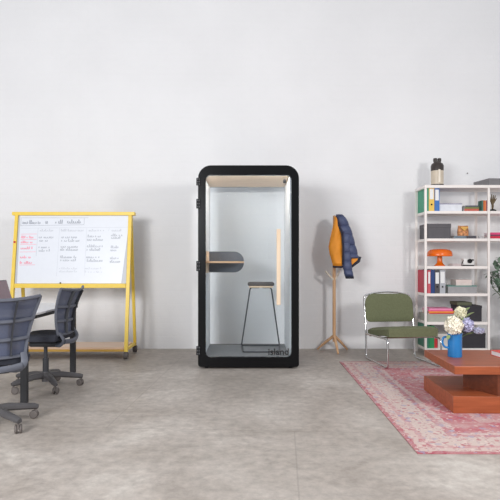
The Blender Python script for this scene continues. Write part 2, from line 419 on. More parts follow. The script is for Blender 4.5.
# ------------------------------------------------------------------ table at the left edge and laptop
TX = -1.845
tb = thing('meeting_table', (-2.877, 5.055, 0), 'dark thin-topped meeting table with flat black legs behind the office chairs', 'table')
MB().box(-1.06, -TX*0+1.075, -.66, .66, .7005, .72, .004).build('table_top', mat('table_white', (226, 225, 226), .4), tb)
MB().box(1.02, 1.07, -.645, .645, .672, .70, .002).build('end_rail', mat('leg_black', (44, 44, 47), .5), tb)
for x in (-1.0, 1.03):
    for y in (-.61, .61):
        MB().box(x-.028, x+.028, y-.018, y+.018, 0, .6715, .002).build('leg', mat('leg_black', (44, 44, 47), .5), tb)
for y in (-.62, .60): MB().box(-1.02, 1.0195, y, y+.02, .672, .70).build('side_rail', BLACKM, tb)
lp = thing('laptop', (-2.19, 5.12, .72), 'open laptop with a mauve reflection coloured onto its screen on the dark table', 'laptop')
MB().box(-.11, .12, -.18, .18, .0, .016, .003).build('base', mat('laptop_grey', (90, 88, 92), .35, metal=.4), lp)
Mh = Matrix.Translation((-.115, 0, .018)) @ Matrix.Rotation(-math.radians(17), 4, 'Y')
MB().box(-.008, 0, -.18, .18, 0, .25, .002, M=Mh).build('lid', mat('laptop_lid', (96, 78, 84), .3), lp)
MB().box(.0002, .0012, -.17, .17, .012, .238, M=Mh).build('screen', mat('screen_reflection', (128, 98, 104), .18), lp)  # mauve is a reddish reflection put into the dark screen's colour

# ------------------------------------------------------------------ task chairs
def backsurf(u, v, off=0):
    """u -1..1 across, v 0..1 up; off = distance behind the face"""
    w = .178+.085*min(1, v*1.05)**1.2
    y = -.215-.015*math.sin(v*PI)*-1 - .085*v**1.8 + .055*u*u*(0.6+.4*v)
    z = .505+.392*v + .02*v*u*u
    return (u*w, y-off, z)
def make_task_chair(loc, rz, label):
    t = thing('task_chair', loc, label, 'office chair', rz, 'slate office chairs at the meeting table')
    hub = MB().lathe([(.0, .06), (.035, .06), (.04, .12), (.03, .15), (.0, .15)], seg=16)
    ends = []
    for k in range(5):
        a = math.radians(2+72*k); c, s = math.cos(a), math.sin(a)
        hub.tube([(c*.02, s*.02, .115), (c*.12, s*.12, .118), (c*.3, s*.3, .092), (c*.325, s*.325, .085)], [.036, .034, .026, .02], 8, flat=(1, .85))
        ends.append((c*.31, s*.31, a))
    base = hub.build('star_base', BASEM, t, True)
    for x, y, a in ends:
        c = MB()
        M = Matrix.Translation((x, y, .03)) @ Matrix.Rotation(a+.9, 4, 'Z')
        for q in (-1, 1):
            c.lathe([(.0, -.009), (.024, -.009), (.03, -.004), (.03, .004), (.024, .009), (.0, .009)], seg=14, M=M @ Matrix.Translation((q*.015, .012, 0)) @ Matrix.Rotation(PI/2, 4, 'Y'))
        c.box(-.006, .006, -.015, .025, .0, .03, M=M); c.lathe([(.008, .03), (.008, .06)], (x, y, .02), 8)
        c.build('caster', CASTER, base, True)
    MB().lathe([(.027, .15), (.027, .27), (.017, .27), (.017, .41)], seg=16).build('gas_lift', SLATED, t, True)
    MB().box(-.10, .10, -.16, .12, .385, .432, .018).build('tilt_mechanism', SLATED, t, True)
    def seatf(i, j, off):
        u, v = i*2-1, j*2-1
        r = 1-.16*abs(u)**4*abs(v)**2
        x = u*.235*(1-.10*abs(v)**6); y = .03+v*.225*(1-.08*abs(u)**6)
        edge = max(abs(u), abs(v))
        top = .498+.018*abs(u)**2-.025*max(0, v)**3+.01*max(0, -v)**3
        if off: return (x*.97, y*.97, .435+.018*edge**6)
        return (x, y, top-.022*edge**8)
    MB().grid(seatf, 16, 16, 1).build('seat', CUSH, t, True)
    fr = MB()
    N = 16
    for v in (0, 1): fr.tube([backsurf(-1+2*i/N, v, .006) for i in range(N+1)], .012, 6)
    for u in (-1, 1): fr.tube([backsurf(u, i/N, .006) for i in range(N+1)], .012, 6)
    bf = fr.build('backrest_frame', SLATE, t, True)
    MB().grid(lambda i, j, off: backsurf(-1+2*i, j, off-.004), 14, 14, .003).build('backrest_net', NET, bf, True)
    r1 = MB()
    for v in (.30, .62): r1.tube([backsurf(-.98+1.96*i/N, v, .014) for i in range(N+1)], .010, 6, flat=(.8, 1.3))
    r1.build('cross_rib', SLATE, bf, True)
    for u in (-.42, .42):
        MB().tube([backsurf(u*(1-.1*i/N), .02+.96*i/N, .018) for i in range(N+1)], .010, 6, flat=(1.5, .7)).build('upright_rib', SLATED, bf, True)
    lo = MB()
    for s in (-1, 1):
        lo.tube(smoothpath([backsurf(s*.92, .05, .012), (s*.165, -.24, .46), (s*.13, -.2, .41), (s*.06, -.1, .405)], .08, 6), .017, 8, flat=(1.4, .7))
    lo.tube([(-.145, -.236, .445), (-.07, -.252, .437), (0, -.257, .434), (.07, -.252, .437), (.145, -.236, .445)], .016, 8, flat=(.7, 1.4))
    lo.build('back_support', SLATE, t, True)
    return t
make_task_chair((-1.87, 4.97, 0), math.radians(87), 'slate mesh office chair seen side on at the table end before the whiteboard')
make_task_chair((-1.815, 3.80, 0), math.radians(38), 'nearest slate mesh office chair, turned away and cut off by the left edge')

# ------------------------------------------------------------------ coat rack and jacket
RX, RY = 1.078, 6.955
ck = thing('coat_rack', (RX, RY, 0), 'light wooden coat stand on three legs beside the booth', 'coat rack')
MB().lathe([(.0, .13), (.019, .13), (.022, .3), (.021, 1.2), (.017, 1.74), (.0, 1.75)], seg=14).build('pole', RACKW, ck, True)
for x, y in ((-.20, .13), (.018, -.21), (.19, .12)):
    MB().tube([(x*.05, y*.05, .20), (x*.5, y*.5, .115), (x, y, .012)], [.019, .018, .012], 8).build('leg', RACKW, ck, True)
PEG = mat('pale_peg', (232, 222, 208), .5)
for a, z, l in ((200, .925, .125), (-10, .925, .07), (110, .95, .08), (-68, 1.60, .10)):
    c, s = math.cos(math.radians(a)), math.sin(math.radians(a))
    MB().tube([(c*.01, s*.01, z), (c*l*.5, s*l*.5, z+.045), (c*l, s*l, z+.11)], [.014, .013, .011], 8).build('peg', PEG, ck, True)
JD = 6.83
jk = thing('puffer_jacket', (RX, JD, 1.0), 'navy quilted jacket with orange lining hung on the coat stand', 'jacket')
NAVY = mat('navy_nylon', (70, 79, 112), .5, var=.12, scale=14, bump=.35, bscale=40)
ORNG = mat('orange_lining', (236, 150, 40), .65, var=.06, scale=10, bump=.35, bscale=28)
HEM = mat('navy_hem', (32, 36, 52), .7)
def cloth(rows, depth, y0, quilt=0, nseg=28, sub=14, amp=.0, qp=9.5):
    b = MB(); R = []
    ex = []
    for a, c in zip(rows, rows[1:]):
        for k in range(sub):
            t = k/sub; ex.append(tuple(a[i]*(1-t)+c[i]*t for i in range(3)))
    ex.append(rows[-1])
    for n_, (py, l, r) in enumerate(ex):
        xa, xb = fx(l, JD)-RX, fx(r, JD)-RX; cx, hw = (xa+xb)/2, (xb-xa)/2
        q = 1-quilt+quilt*abs(math.sin(PI*(py-216.5)/qp))**.45; q2 = 1-quilt*.35+quilt*.35*abs(math.sin(PI*(py-216.5)/qp))**.45
        end = min(1, .55+.45*min(n_, len(ex)-1-n_)/6)
        ring = []
        for k in range(nseg):
            a = 2*PI*k/nseg
            wr = 1+amp*math.sin(3*a+py*.35)+amp*.6*math.sin(5*a-py*.22)
            ring.append(b.bm.verts.new((cx+hw*q2*math.cos(a)*(1 if amp == 0 else 1), y0+depth*q*end*wr*math.sin(a), fz(py, JD)-1.0)))
        R.append(ring)
    for A, B in zip(R, R[1:]):
        for k in range(nseg): b.bm.faces.new((A[k], A[(k+1) % nseg], B[(k+1) % nseg], B[k]))
    b.bm.faces.new(R[0]); b.bm.faces.new(R[-1][::-1])
    return b
shell = cloth([(214.5, 336, 342.5), (217, 335, 345.2), (221, 335.3, 347.6), (227, 336.6, 350.2), (234, 339.2, 352.8), (243, 340.5, 355), (250, 341, 357), (256, 341.5, 358.6), (258.5, 342, 359.2)], .085, .0, .30).build('shell', NAVY, jk, True)
cloth([(217, 333.8, 336), (224, 333, 338), (232, 331, 340), (240, 329.2, 341.3), (247, 328, 341.8), (254, 329, 341.8), (260, 330.8, 341.8), (266, 332.3, 341.6)], .06, -.045, 0, amp=.08).build('lining', ORNG, jk, True, 'orange lining')
cloth([(265.6, 332.0, 342), (267.8, 332.4, 342)], .05, -.045).build('hem', HEM, jk, True)
cloth([(230, 342, 348), (236, 341, 349.4), (246, 341, 349.8), (256, 341.4, 350.6), (266, 341.6, 351), (272, 343, 352.2), (276, 344, 352.8)], .05, -.052, .34, qp=9).build('sleeve', NAVY, jk, True)
cloth([(276, 344.2, 352.8), (278.5, 344.8, 353)], .05, -.06).build('cuff', HEM, jk, True)
fl = MB().prism([(fx(a, JD)-RX, fz(b, JD)-1) for a, b in ((349.5, 257), (358, 256.6), (357, 260), (350.8, 265.5))], -.03, .03)
fl.build('inner_flap', ORNG, jk, False, 'orange inside of the flap')
MB().tube([(fx(a, JD)-RX, -.0, fz(b, JD)-1) for a, b in ((359, 256.5), (358.2, 260.5), (350.6, 266))], .012, 8, flat=(1, 2.6)).build('flap_binding', HEM, jk, True)
MB().tube([(fx(a, JD)-RX, y, fz(b, JD)-1) for a, b, y in ((335.2, 217, -.075), (337.2, 226, -.10), (340.4, 234, -.105), (341.4, 246, -.108), (341.6, 264, -.095))], .009, 8).build('front_edge', HEM, jk, True)

# ------------------------------------------------------------------ green lounge chair
gc = thing('lounge_chair', (1.718, 6.21, 0), 'olive green low lounge chair with a chrome sled frame', 'chair', math.radians(7))
GREEN = mat('olive_fabric', (109, 113, 84), .95, var=.10, scale=60, bump=.35, bscale=350)
RGZ = .011
for s in (-1, 1):
    x = s*.3
    path = [(x*.97, .40, .70), (x, .31, .36), (x, .29, RGZ), (x, -.40, RGZ+.008), (x, -.385, .325), (x, .30, .298)]
    MB().tube(smoothpath(path, .05, 6), .011, 10).build('sled_frame', CHROME, gc, True)
MB().tube(smoothpath([(-.291, .40, .69), (-.283, .412, .745), (-.15, .418, .777), (0, .42, .787), (.15, .418, .777), (.283, .412, .745), (.291, .40, .69)], .04, 5), .011, 10).build('top_tube', CHROME, gc, True)
for y, z in ((.18, .29), (-.24, .32)): MB().tube([(-.3, y, z), (.3, y, z)], .009, 8).build('cross_tube', CHROME, gc, True)
def seatc(i, j, off):
    u, v = 2*i-1, 2*j-1
    x = u*.295*(1-.06*abs(v)**8); y = -.03+v*.35*(1-.03*abs(u)**8); e = max(abs(u), abs(v))
    base = .352-.045*v
    if off: return (x*.985, y*.985, base-.04-.026*(v<0)*v*v+.012*e**8)
    return (x, y, base+.058-.028*e**9+.008*(1-u*u))
MB().grid(seatc, 20, 20, 1).build('seat', GREEN, gc, True)
bo = rrect4(-.287, .305, .43, .755, .10, .10, .06, .06, 8)
def backc(front):
    b = MB(); rows = []
    for sc, dy in ((0, .0), (.5, .0), (.8, -.001), (.93, -.008), (1, -.026)):
        pass
b = MB()
cx0, cz0 = 0, .6
def bpnt(u, v, k, side):
    x, z = cx0+(u-cx0)*k, cz0+(v-cz0)*k
    bend = .05*(x/.28)**2
    top = .02*(1-(x/.285)**2) if v > .6 else 0
    thick = .03*(1-k**6)+.004
    return (x, .355+(z-.4)*.17-bend*.6-side*thick, z+top*k)
rings = []
for side in (1, -1):
    ks = (1, .97, .92, .8, .55, .25)
    seq = [[b.bm.verts.new(bpnt(u, v, k, side)) for u, v in bo] for k in ks]
    for A, B in zip(seq, seq[1:]):
        n = len(A)
        for q in range(n): b.bm.faces.new((A[q], A[(q+1) % n], B[(q+1) % n], B[q]))
    b.bm.faces.new(seq[-1]); rings.append(seq[0])
n = len(rings[0])
for q in range(n): b.bm.faces.new((rings[0][q], rings[1][q], rings[1][(q+1) % n], rings[0][(q+1) % n]))
b.build('backrest', GREEN, gc, True)

# ------------------------------------------------------------------ rug
def rug_mat():
    m = bpy.data.materials.new('persian_rug'); m.use_nodes = True
    nt = m.node_tree; b = nt.nodes['Principled BSDF']; b.inputs['Roughness'].default_value = .95; L = nt.links.new
    N = nt.nodes.new
    tc = N('ShaderNodeTexCoord'); sp = N('ShaderNodeSeparateXYZ'); L(tc.outputs['Object'], sp.inputs[0])
    def math_(op, a, bb=None):
        n = N('ShaderNodeMath'); n.operation = op
        for i, v in enumerate((a, bb)):
            if v is None: continue
            if isinstance(v, (int, float)): n.inputs[i].default_value = v
            else: L(v, n.inputs[i])
        return n.outputs[0]
    HX, HY = 1.15, 1.5
    dx = math_('SUBTRACT', HX, math_('ABSOLUTE', sp.outputs['X'])); dy = math_('SUBTRACT', HY, math_('ABSOLUTE', sp.outputs['Y']))
    dist = math_('MINIMUM', dx, dy)
    nz = N('ShaderNodeTexNoise'); nz.inputs['Scale'].default_value = 16; nz.inputs['Detail'].default_value = 4; L(tc.outputs['Object'], nz.inputs['Vector'])
    dj = math_('ADD', dist, math_('MULTIPLY', math_('SUBTRACT', nz.outputs['Fac'], .5), .05))
    cr = N('ShaderNodeValToRGB'); cr.color_ramp.interpolation = 'CONSTANT'
    e = cr.color_ramp.elements
    cols = [(0, (176, 92, 104)), (.03, (206, 182, 174)), (.09, (196, 150, 150)), (.13, (205, 186, 178)), (.30, (188, 128, 134)), (.34, (204, 178, 174)), (.39, (186, 104, 114)), (.62, (196, 150, 152)), (.70, (190, 118, 126))]
    e[0].position, e[0].color = cols[0][0], lin(cols[0][1])+(1,); e[1].position, e[1].color = cols[1][0], lin(cols[1][1])+(1,)
    for p_, c in cols[2:]:
        x = e.new(p_); x.color = lin(c)+(1,)
    L(dj, cr.inputs['Fac'])
    # flowers and medallions, mirrored about both axes
    ab = N('ShaderNodeCombineXYZ'); L(math_('ABSOLUTE', sp.outputs['X']), ab.inputs[0]); L(math_('ABSOLUTE', sp.outputs['Y']), ab.inputs[1])
    def layer(prev, scale, thr, rgb, fac, seed):
        v = N('ShaderNodeTexVoronoi'); v.inputs['Scale'].default_value = scale; v.feature = 'F1'
        off = N('ShaderNodeVectorMath'); off.operation = 'ADD'; off.inputs[1].default_value = (seed, seed*1.7, 0); L(ab.outputs[0], off.inputs[0]); 
        nn = N('ShaderNodeTexNoise'); nn.inputs['Scale'].default_value = 22; L(ab.outputs[0], nn.inputs['Vector'])
        wv = N('ShaderNodeVectorMath'); wv.operation = 'MULTIPLY_ADD'; wv.inputs[1].default_value = (.05, .05, 0); L(nn.outputs['Color'], wv.inputs[0]); L(off.outputs[0], wv.inputs[2])
        L(wv.outputs[0], v.inputs['Vector'])
        lt = math_('LESS_THAN', v.outputs['Distance'], thr)
        mx = N('ShaderNodeMix'); mx.data_type = 'RGBA'; mx.inputs[7].default_value = lin(rgb)+(1,)
        L(math_('MULTIPLY', lt, fac), mx.inputs['Factor']); L(prev, mx.inputs[6]); return mx.outputs[2]
    c = cr.outputs['Color']
    c = layer(c, 19, .30, (178, 80, 96), .75, .3); c = layer(c, 11, .24, (152, 152, 182), .7, 1.9); c = layer(c, 26, .30, (222, 202, 194), .7, 4.2); c = layer(c, 34, .26, (164, 74, 90), .65, 7.3); c = layer(c, 30, .2, (140, 140, 172), .6, 11.3)
    # worn, faded patches
    wn = N('ShaderNodeTexNoise'); wn.inputs['Scale'].default_value = 7; wn.inputs['Detail'].default_value = 9; wn.inputs['Roughness'].default_value = .7; L(tc.outputs['Object'], wn.inputs['Vector'])
    wr = N('ShaderNodeMapRange'); wr.inputs['From Min'].default_value = .38; wr.inputs['From Max'].default_value = .68; wr.inputs['To Max'].default_value = .68; L(wn.outputs['Fac'], wr.inputs['Value'])
    mx = N('ShaderNodeMix'); mx.data_type = 'RGBA'; mx.inputs[7].default_value = lin((204, 184, 178))+(1,); L(wr.outputs[0], mx.inputs['Factor']); L(c, mx.inputs[6])
    L(mx.outputs[2], b.inputs['Base Color'])
    bn = N('ShaderNodeTexNoise'); bn.inputs['Scale'].default_value = 300; L(tc.outputs['Object'], bn.inputs['Vector'])
    bpn = N('ShaderNodeBump'); bpn.inputs['Strength'].default_value = .4; bpn.inputs['Distance'].default_value = .004; L(bn.outputs['Fac'], bpn.inputs['Height']); L(bpn.outputs['Normal'], b.inputs['Normal'])
    return m
rug = MB().box(-1.15, 1.15, -1.5, 1.5, 0, .007, .002).build('rug', rug_mat())
rug.location = (2.165, 4.74, 0); rug.rotation_euler = (0, 0, -.008)
tag(rug, 'faded red and pink patterned rug under the coffee table', 'rug')

# ------------------------------------------------------------------ coffee table
ct = thing('coffee_table', (1.545, 4.1, .007), 'reddish-brown wooden coffee table of two stacked offset slabs', 'table', math.radians(-1.5))
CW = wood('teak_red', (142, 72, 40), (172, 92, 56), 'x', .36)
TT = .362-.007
CW_SHADE = wood('teak_shaded', (96, 48, 30), (118, 62, 40), 'x', .3)  # same teak with the shade between the slabs put into its colour
MB().box(0, 1.2, 0, .78, TT-.062, TT, .003).build('top_slab', CW, ct)
MB().box(-.01, 1.2, 0, .76, 0, .128, .003).build('bottom_slab', CW, ct)
MB().prism([(.185, .34), (.33, .02), (.95, .06), (1.0, .6), (.35, .66)], .1282, TT-.0622, 'z').build('centre_block', CW_SHADE, ct)

# pitcher and flowers
VX, VY, VZ = 1.705, 4.52, .362
vs = thing('pitcher', (VX, VY, VZ), 'cobalt blue glass pitcher holding flowers on the coffee table', 'vase')
BLUE = mat('cobalt_glass', (44, 134, 204), .12, var=.08, scale=14, trans=.15)
MB().lathe([(.0, 0), (.054, 0), (.058, .008), (.057, .1), (.058, .185), (.062, .198), (.056, .198), (.052, .18), (.052, .02), (.0, .015)], seg=32).build('body', BLUE, vs, True)
MB().tube(smoothpath([(-.054, -.01, .165), (-.105, -.02, .168), (-.112, -.02, .12), (-.095, -.018, .085), (-.054, -.01, .075)], .03), .0085, 10).build('handle', BLUE, vs, True)
STEM = mat('stem_green', (96, 120, 74), .6); LEAF = mat('leaf_green', (142, 160, 104), .55, var=.2, scale=30)
def florets(c, r, n, size, sc=(1, 1, 1)):
    b = MB(); b.ball(c, r*.66, sc, 2)
    for k in range(n):
        zz = 1-2*(k+.5)/n; a = k*2.39996; rr = math.sqrt(1-zz*zz)
        d = Vector((rr*math.cos(a), rr*math.sin(a), zz)); p0 = Vector(c)+Vector((d.x*sc[0], d.y*sc[1], d.z*sc[2]))*r*random.uniform(.74, 1.02)
        q = d.to_track_quat('Z', 'Y')
        for m_ in range(4):
            an = m_*PI/2+random.random()*.5; t = Vector((math.cos(an), math.sin(an), 0)); s_ = Vector((-t.y, t.x, 0))
            up = size*random.uniform(.15, .75); pts = [Vector((0, 0, -.004)), t*size*.5+s_*size*.46+Vector((0, 0, up*.6)), t*size*.95+Vector((0, 0, up)), t*size*.5-s_*size*.46+Vector((0, 0, up*.6))]
            b.bm.faces.new([b.bm.verts.new(p0+q @ v) for v in pts])
    return b
def leaf(b, p, d, l, w, up=Vector((0, 0, 1))):
    d = Vector(d).normalized(); s = d.cross(up)
    s = s.normalized() if s.length > 1e-4 else Vector((1, 0, 0)); n = s.cross(d)
    rows = []
    for k in range(6):
        t = k/5; ww = w*math.sin(PI*(t*.9+.05))**.8; c = Vector(p)+d*l*t-n*l*.12*t*t
        rows.append([b.bm.verts.new(c-s*ww+n*ww*.3), b.bm.verts.new(c), b.bm.verts.new(c+s*ww+n*ww*.3)])
    for A, B in zip(rows, rows[1:]):
        for k in range(2): b.bm.faces.new((A[k], A[k+1], B[k+1], B[k]))
def flower(name, label, cat, off, head, r, n, size, m, sc=(1, 1, 1), leaves=()):
    t = thing(name, (VX+off[0], VY+off[1], VZ+.022), label, cat, 0, None)
    h = Vector(head)-Vector((VX+off[0], VY+off[1], VZ+.022))
    MB().tube(smoothpath([(0, 0, 0), (h.x*.05, h.y*.1, .14), tuple(h*.98)], .08, 5), .0032, 6).build('stem', STEM, t, True)
    florets(h, r, n, size, sc).build('bloom', m, t, False)
    if leaves:
        lb = MB()
        for p_, d_, l_, w_ in leaves: leaf(lb, Vector(p_)-Vector((VX+off[0], VY+off[1], VZ+.022)), d_, l_, w_)
        lb.build('leaves', LEAF, t, True)
CREAM = mat('cream_petal', (244, 238, 222), .7, var=.05, scale=40); LILAC = mat('lilac_petal', (196, 194, 222), .7, var=.08, scale=40)
def W(px, py, d): return (fx(px, d), d, fz(py, d))
flower('hydrangea', 'large cream hydrangea head low at the left of the blue pitcher', 'flower', (-.012, -.018, 0), W(453.5, 325.5, 4.47), .069, 170, .022, CREAM, leaves=[(W(449, 335, 4.45), (-.4, -.6, -.5), .05, .016)])
flower('white_rose', 'cream bloom rising highest above the blue pitcher', 'flower', (.006, .022, 0), W(460.5, 312.5, 4.56), .042, 90, .020, mat('ivory_petal', (236, 232, 206), .7), leaves=[(W(464, 314, 4.55), (.55, 0, .75), .075, .034), (W(465.5, 318, 4.56), (.7, -.1, .6), .085, .032), (W(456, 318, 4.58), (-.6, .2, .3), .05, .017), (W(461, 318, 4.52), (.3, -.6, -.3), .05, .018)])
flower('lilac', 'pale lilac flower cluster at the right of the cream blooms', 'flower', (.02, -.012, 0), W(467, 325, 4.5), .05, 120, .016, LILAC, (1, 1, 1.1))
flower('lilac', 'small lilac sprig trailing out furthest right over the table', 'flower', (.03, .01, 0), W(478.5, 330.5, 4.52), .026, 60, .014, mat('lilac_pale', (190, 190, 210), .7), (1.8, 1, .8), leaves=[(W(466, 334, 4.5), (.5, -.3, .2), .05, .015)])
bk = thing('hardback_book', (2.06, 4.44, .362), 'red-covered book lying on the coffee table at the right edge', 'book', .1)
RED = mat('red_cover', (214, 74, 66), .5)
MB().box(.0, .24, 0, .17, 0, .004).box(.0, .24, 0, .17, .038, .042).box(0, .24, .166, .17, .0041, .0379).build('cover', RED, bk)
MB().box(.004, .236, .004, .1655, .0042, .0378).build('pages', WHITE, bk)

# ------------------------------------------------------------------ shelving
FD = 6.64; BD = 7.01
SX0, SX1, SX2 = 2.146, 2.917, 3.69
LV = [2.09, 1.773, 1.437, 1.10, .765, .417, .093]
sh_ = thing('shelving_unit', (SX0, FD, 0), 'tall off-white open metal shelving unit against the wall', 'shelf')
def sp_(x0, x1, y0, y1, z0, z1, name):
    MB().box(x0-SX0, x1-SX0, y0-FD, y1-FD, z0, z1, .002).build(name, OFFW, sh_)
for x in (SX0, SX1, SX2):
    for y in (FD, BD): sp_(x-.0135, x+.0135, y-.0135, y+.0135, 0, 2.0548, 'post')
SH = .033
for k, z in enumerate(LV):
    for a, b_ in ((SX0, SX1), (SX1, SX2)):
        if a == SX1 and k > 2: continue
        if k == 0: sp_(a-.015 if a == SX0 else a+.0002, b_+(.0 if a == SX0 else .015), FD-.015, BD+.015, z-.035, z, 'shelf')
        else: sp_(a+.0155, b_-.0155, FD-.012, BD+.012, z-SH, z, 'shelf')
def C(px, y): return fx(px, y)
def card(x0, x1, y0, y1, z0, h, name, m, label, cat, group=None, lid=None, ldh=.03, rz=0):
    """a box-like thing with body and lid"""
    t = thing(name, ((x0+x1)/2, (y0+y1)/2, z0), label, cat, rz, group)
    hx, hy = (x1-x0)/2, (y1-y0)/2
    MB().box(-hx+.003, hx-.003, -hy+.003, hy-.003, 0, h-.004, .002).build('body', m, t)
    MB().box(-hx, hx, -hy, hy, h-ldh, h, .003).build('lid', lid or m, t)
    return t
def binder(x0, x1, z0, rgb, label, h=.29, y0=6.665, dep=.3, lab=None, hole=True, group='ring binders on the shelves'):
    t = thing('ring_binder', ((x0+x1)/2, y0, z0), label, 'binder', 0, group)
    w = (x1-x0)/2; m = mat('binder_%d_%d_%d' % rgb, rgb, .5)
    MB().box(-w, -w+.003, 0, dep, 0, h).box(w-.003, w, 0, dep, 0, h).box(-w+.003, w-.003, 0, .003, 0, h).build('cover', m, t)
    MB().box(-w+.005, w-.005, .02, dep-.01, .004, h-.012).build('pages', WHITE, t)
    if lab: MB().box(-w*.72, w*.72, -.0012, -.0002, h*lab[0], h*lab[1]).build('spine_label', WHITE, t)
    if hole: MB().lathe([(.0, 0), (.011, 0), (.011, .0015), (.0, .0015)], M=Matrix.Translation((0, -.0002, h*.28)) @ Matrix.Rotation(PI/2, 4, 'X'), seg=12).build('finger_hole', BLACKM, t)
    return t
def book(x0, x1, y0, y1, z0, h, rgb, label, group=None, upright=False, rz=0):
    """a book: cover and page block. flat: spine to the front; upright: spine to the front, standing"""
    t = thing('book', ((x0+x1)/2, (y0+y1)/2, z0), label, 'book', rz, group)
    hx, hy = (x1-x0)/2, (y1-y0)/2; m = mat('book_%d_%d_%d' % rgb, rgb, .55)
    c = .0022
    if upright:
        MB().box(-hx, -hx+c, -hy, hy, 0, h).box(hx-c, hx, -hy, hy, 0, h).box(-hx+c, hx-c, -hy, -hy+c, 0, h).build('cover', m, t)
        MB().box(-hx+c*1.1, hx-c*1.1, -hy+c*1.1, hy-.004, .003, h-.003).build('pages', WHITE, t)
    else:
        MB().box(-hx, hx, -hy, hy, 0, c).box(-hx, hx, -hy, hy, h-c, h).box(-hx, hx, -hy, -hy+c, c, h-c).build('cover', m, t)
        MB().box(-hx+.003, hx-.003, -hy+c*1.1, hy-.004, c*1.1, h-c*1.1).build('pages', WHITE, t)
    return t
# top of the unit
jar = thing('canister', (2.348, 6.81, LV[0]), 'tall tan canister with dark cap on top of the shelving', 'jar')
MB().lathe([(0, 0), (.078, 0), (.08, .012), (.08, .03), (.078, .03), (0, .03)], seg=28).build('base', mat('jar_dark', (58, 50, 48), .35), jar, True)
MB().lathe([(.0, .0301), (.077, .0301), (.078, .2), (.0, .2)], seg=28).build('contents', mat('jar_tan', (208, 194, 174), .3, var=.08, scale=12), jar, True)
MB().lathe([(.0, .2001), (.0785, .2001), (.079, .262), (.068, .29), (.045, .305), (.045, .318), (0, .318)], seg=28).build('shoulder', mat('jar_dark', (58, 50, 48), .35), jar, True)
for s in (-1, 1): MB().lathe([(0, .3182), (.022, .3182), (.024, .325), (.024, .352), (.02, .36), (0, .36)], (s*.026, 0, 0), 16).build('knob', mat('jar_dark', (58, 50, 48), .35), jar, True)
MB().box(-.012, .012, -.081, -.0785, .05, .21).build('label_strip', mat('jar_label', (236, 226, 210), .4), jar)
gb = card(-.25, .25, -.18, .18, 0, .092, 'flat_box', mat('grey_box', (126, 124, 126), .6), 'flat grey box lying turned on top of the shelving at the right edge', 'box')
gb.location = (3.166, 6.89, LV[0]); gb.rotation_euler = (0, 0, math.radians(7))
MB().box(-.06, .02, -.1815, -.1802, .025, .05).build('label_tag', WHITE, gb)
# row 1
binder(2.1625, 2.194, LV[1], (62, 158, 124), 'green ring binder at the left end of the second-highest shelf', .295, dep=.33, hole=False)
binder(2.196, 2.262, LV[1], (236, 194, 84), 'yellow ring binder beside the green one', .295, lab=(.5, .93))
binder(2.266, 2.326, LV[1], (52, 112, 186), 'bright blue ring binder beside the yellow one', .295, lab=(.45, .9), hole=False)
wbx = card(2.335, 2.62, 6.70, 6.98, LV[1], .098, 'document_box', mat('white_box', (226, 228, 234), .5), 'low white document box with purple lid beside the blue binder', 'box', None, mat('purple_lid', (118, 112, 156), .5), .008)
bks = 'small books on the shelving'
z = LV[1]
for k, (h, rgb, nm, a, b_) in enumerate(((.034, (196, 92, 74), 'terracotta book at the bottom of the stack under the top shelf', 2.645, 2.825), (.022, (116, 124, 70), 'olive book in the middle of the stack under the top shelf', 2.65, 2.828), (.018, (84, 86, 96), 'charcoal book topping the stack under the top shelf', 2.66, 2.815))):
    book(a, b_, 6.70, 6.86, z, h, rgb, nm, bks); z += h+.0003
for k, (a, w_, h, rgb, nm) in enumerate(((2.8520, .019, .135, (66, 112, 96), 'green'), (2.8725, .017, .135, (214, 110, 56), 'orange'), (2.8910, .014, .133, (226, 138, 88), 'pale orange'), (2.9065, .013, .135, (158, 76, 116), 'plum'))):
    book(a, a+w_, 6.68, 6.79, LV[1], h, rgb, nm+' little upright book beside the middle post of the shelving', bks, True)
br_ = thing('branch_ornament', (3.0, 6.72, LV[1]), 'small bronze branching ornament right of the shelving middle post', 'ornament')
BRZ = mat('bronze', (112, 96, 72), .4, metal=.5)
MB().lathe([(0, 0), (.045, 0), (.045, .018), (.02, .03), (0, .03)], seg=18).build('base', BLACKM, br_, True)
b = MB().tube([(0, 0, .03), (.004, 0, .07), (0, 0, .1)], [.01, .014, .012], 8)
for dx, h, w_ in ((-.035, .19, .008), (-.012, .215, .009), (.012, .205, .009), (.034, .20, .008), (.05, .165, .007)): b.tube([(0, 0, .09), (dx*.7, 0, .14), (dx, -.005, h)], [.012, w_, w_*.6], 8)
b.build('branches', BRZ, br_, True)
# row 2
card(2.178, 2.47, 6.665, 6.98, LV[2], .184, 'storage_box', mat('charcoal_box', (88, 86, 90), .6), 'charcoal storage box below the green and yellow binders', 'box', None, None, .05)
book(2.515, 2.662, 6.69, 6.85, LV[2], .036, (112, 124, 134), 'blue-grey flat book under the left of the patterned pouch', bks)
book(2.666, 2.79, 6.69, 6.85, LV[2], .036, (74, 70, 78), 'dark flat book under the right of the patterned pouch', bks)
pm = mat('pouch_pattern', (200, 138, 92), .7, var=.6, scale=38)
pc = thing('pouch', (2.655, 6.77, LV[2]+.0364), 'small orange and brown patterned pouch on the flat books', 'pouch')
b = MB()
def pf(i, j, off):
    a = 2*PI*i; v = j
    w_ = .066+.006*math.sin(PI*v)-.004*v; d_ = .05*(1-v*.75)+.004
    return (w_*math.cos(a), d_*math.sin(a), .122*v+(.008*abs(math.cos(a)) if v > .9 else 0))
b.grid(pf, 24, 8); bmesh.ops.remove_doubles(b.bm, verts=b.bm.verts, dist=1e-5); bmesh.ops.holes_fill(b.bm, edges=b.bm.edges, sides=0)
b.build('bag', pm, pc, True)
MB().prism([(-.055, .112), (.055, .112), (0, .06)], -.052, -.030).build('flap', mat('pouch_flap', (226, 176, 92), .7, var=.3, scale=40), pc)
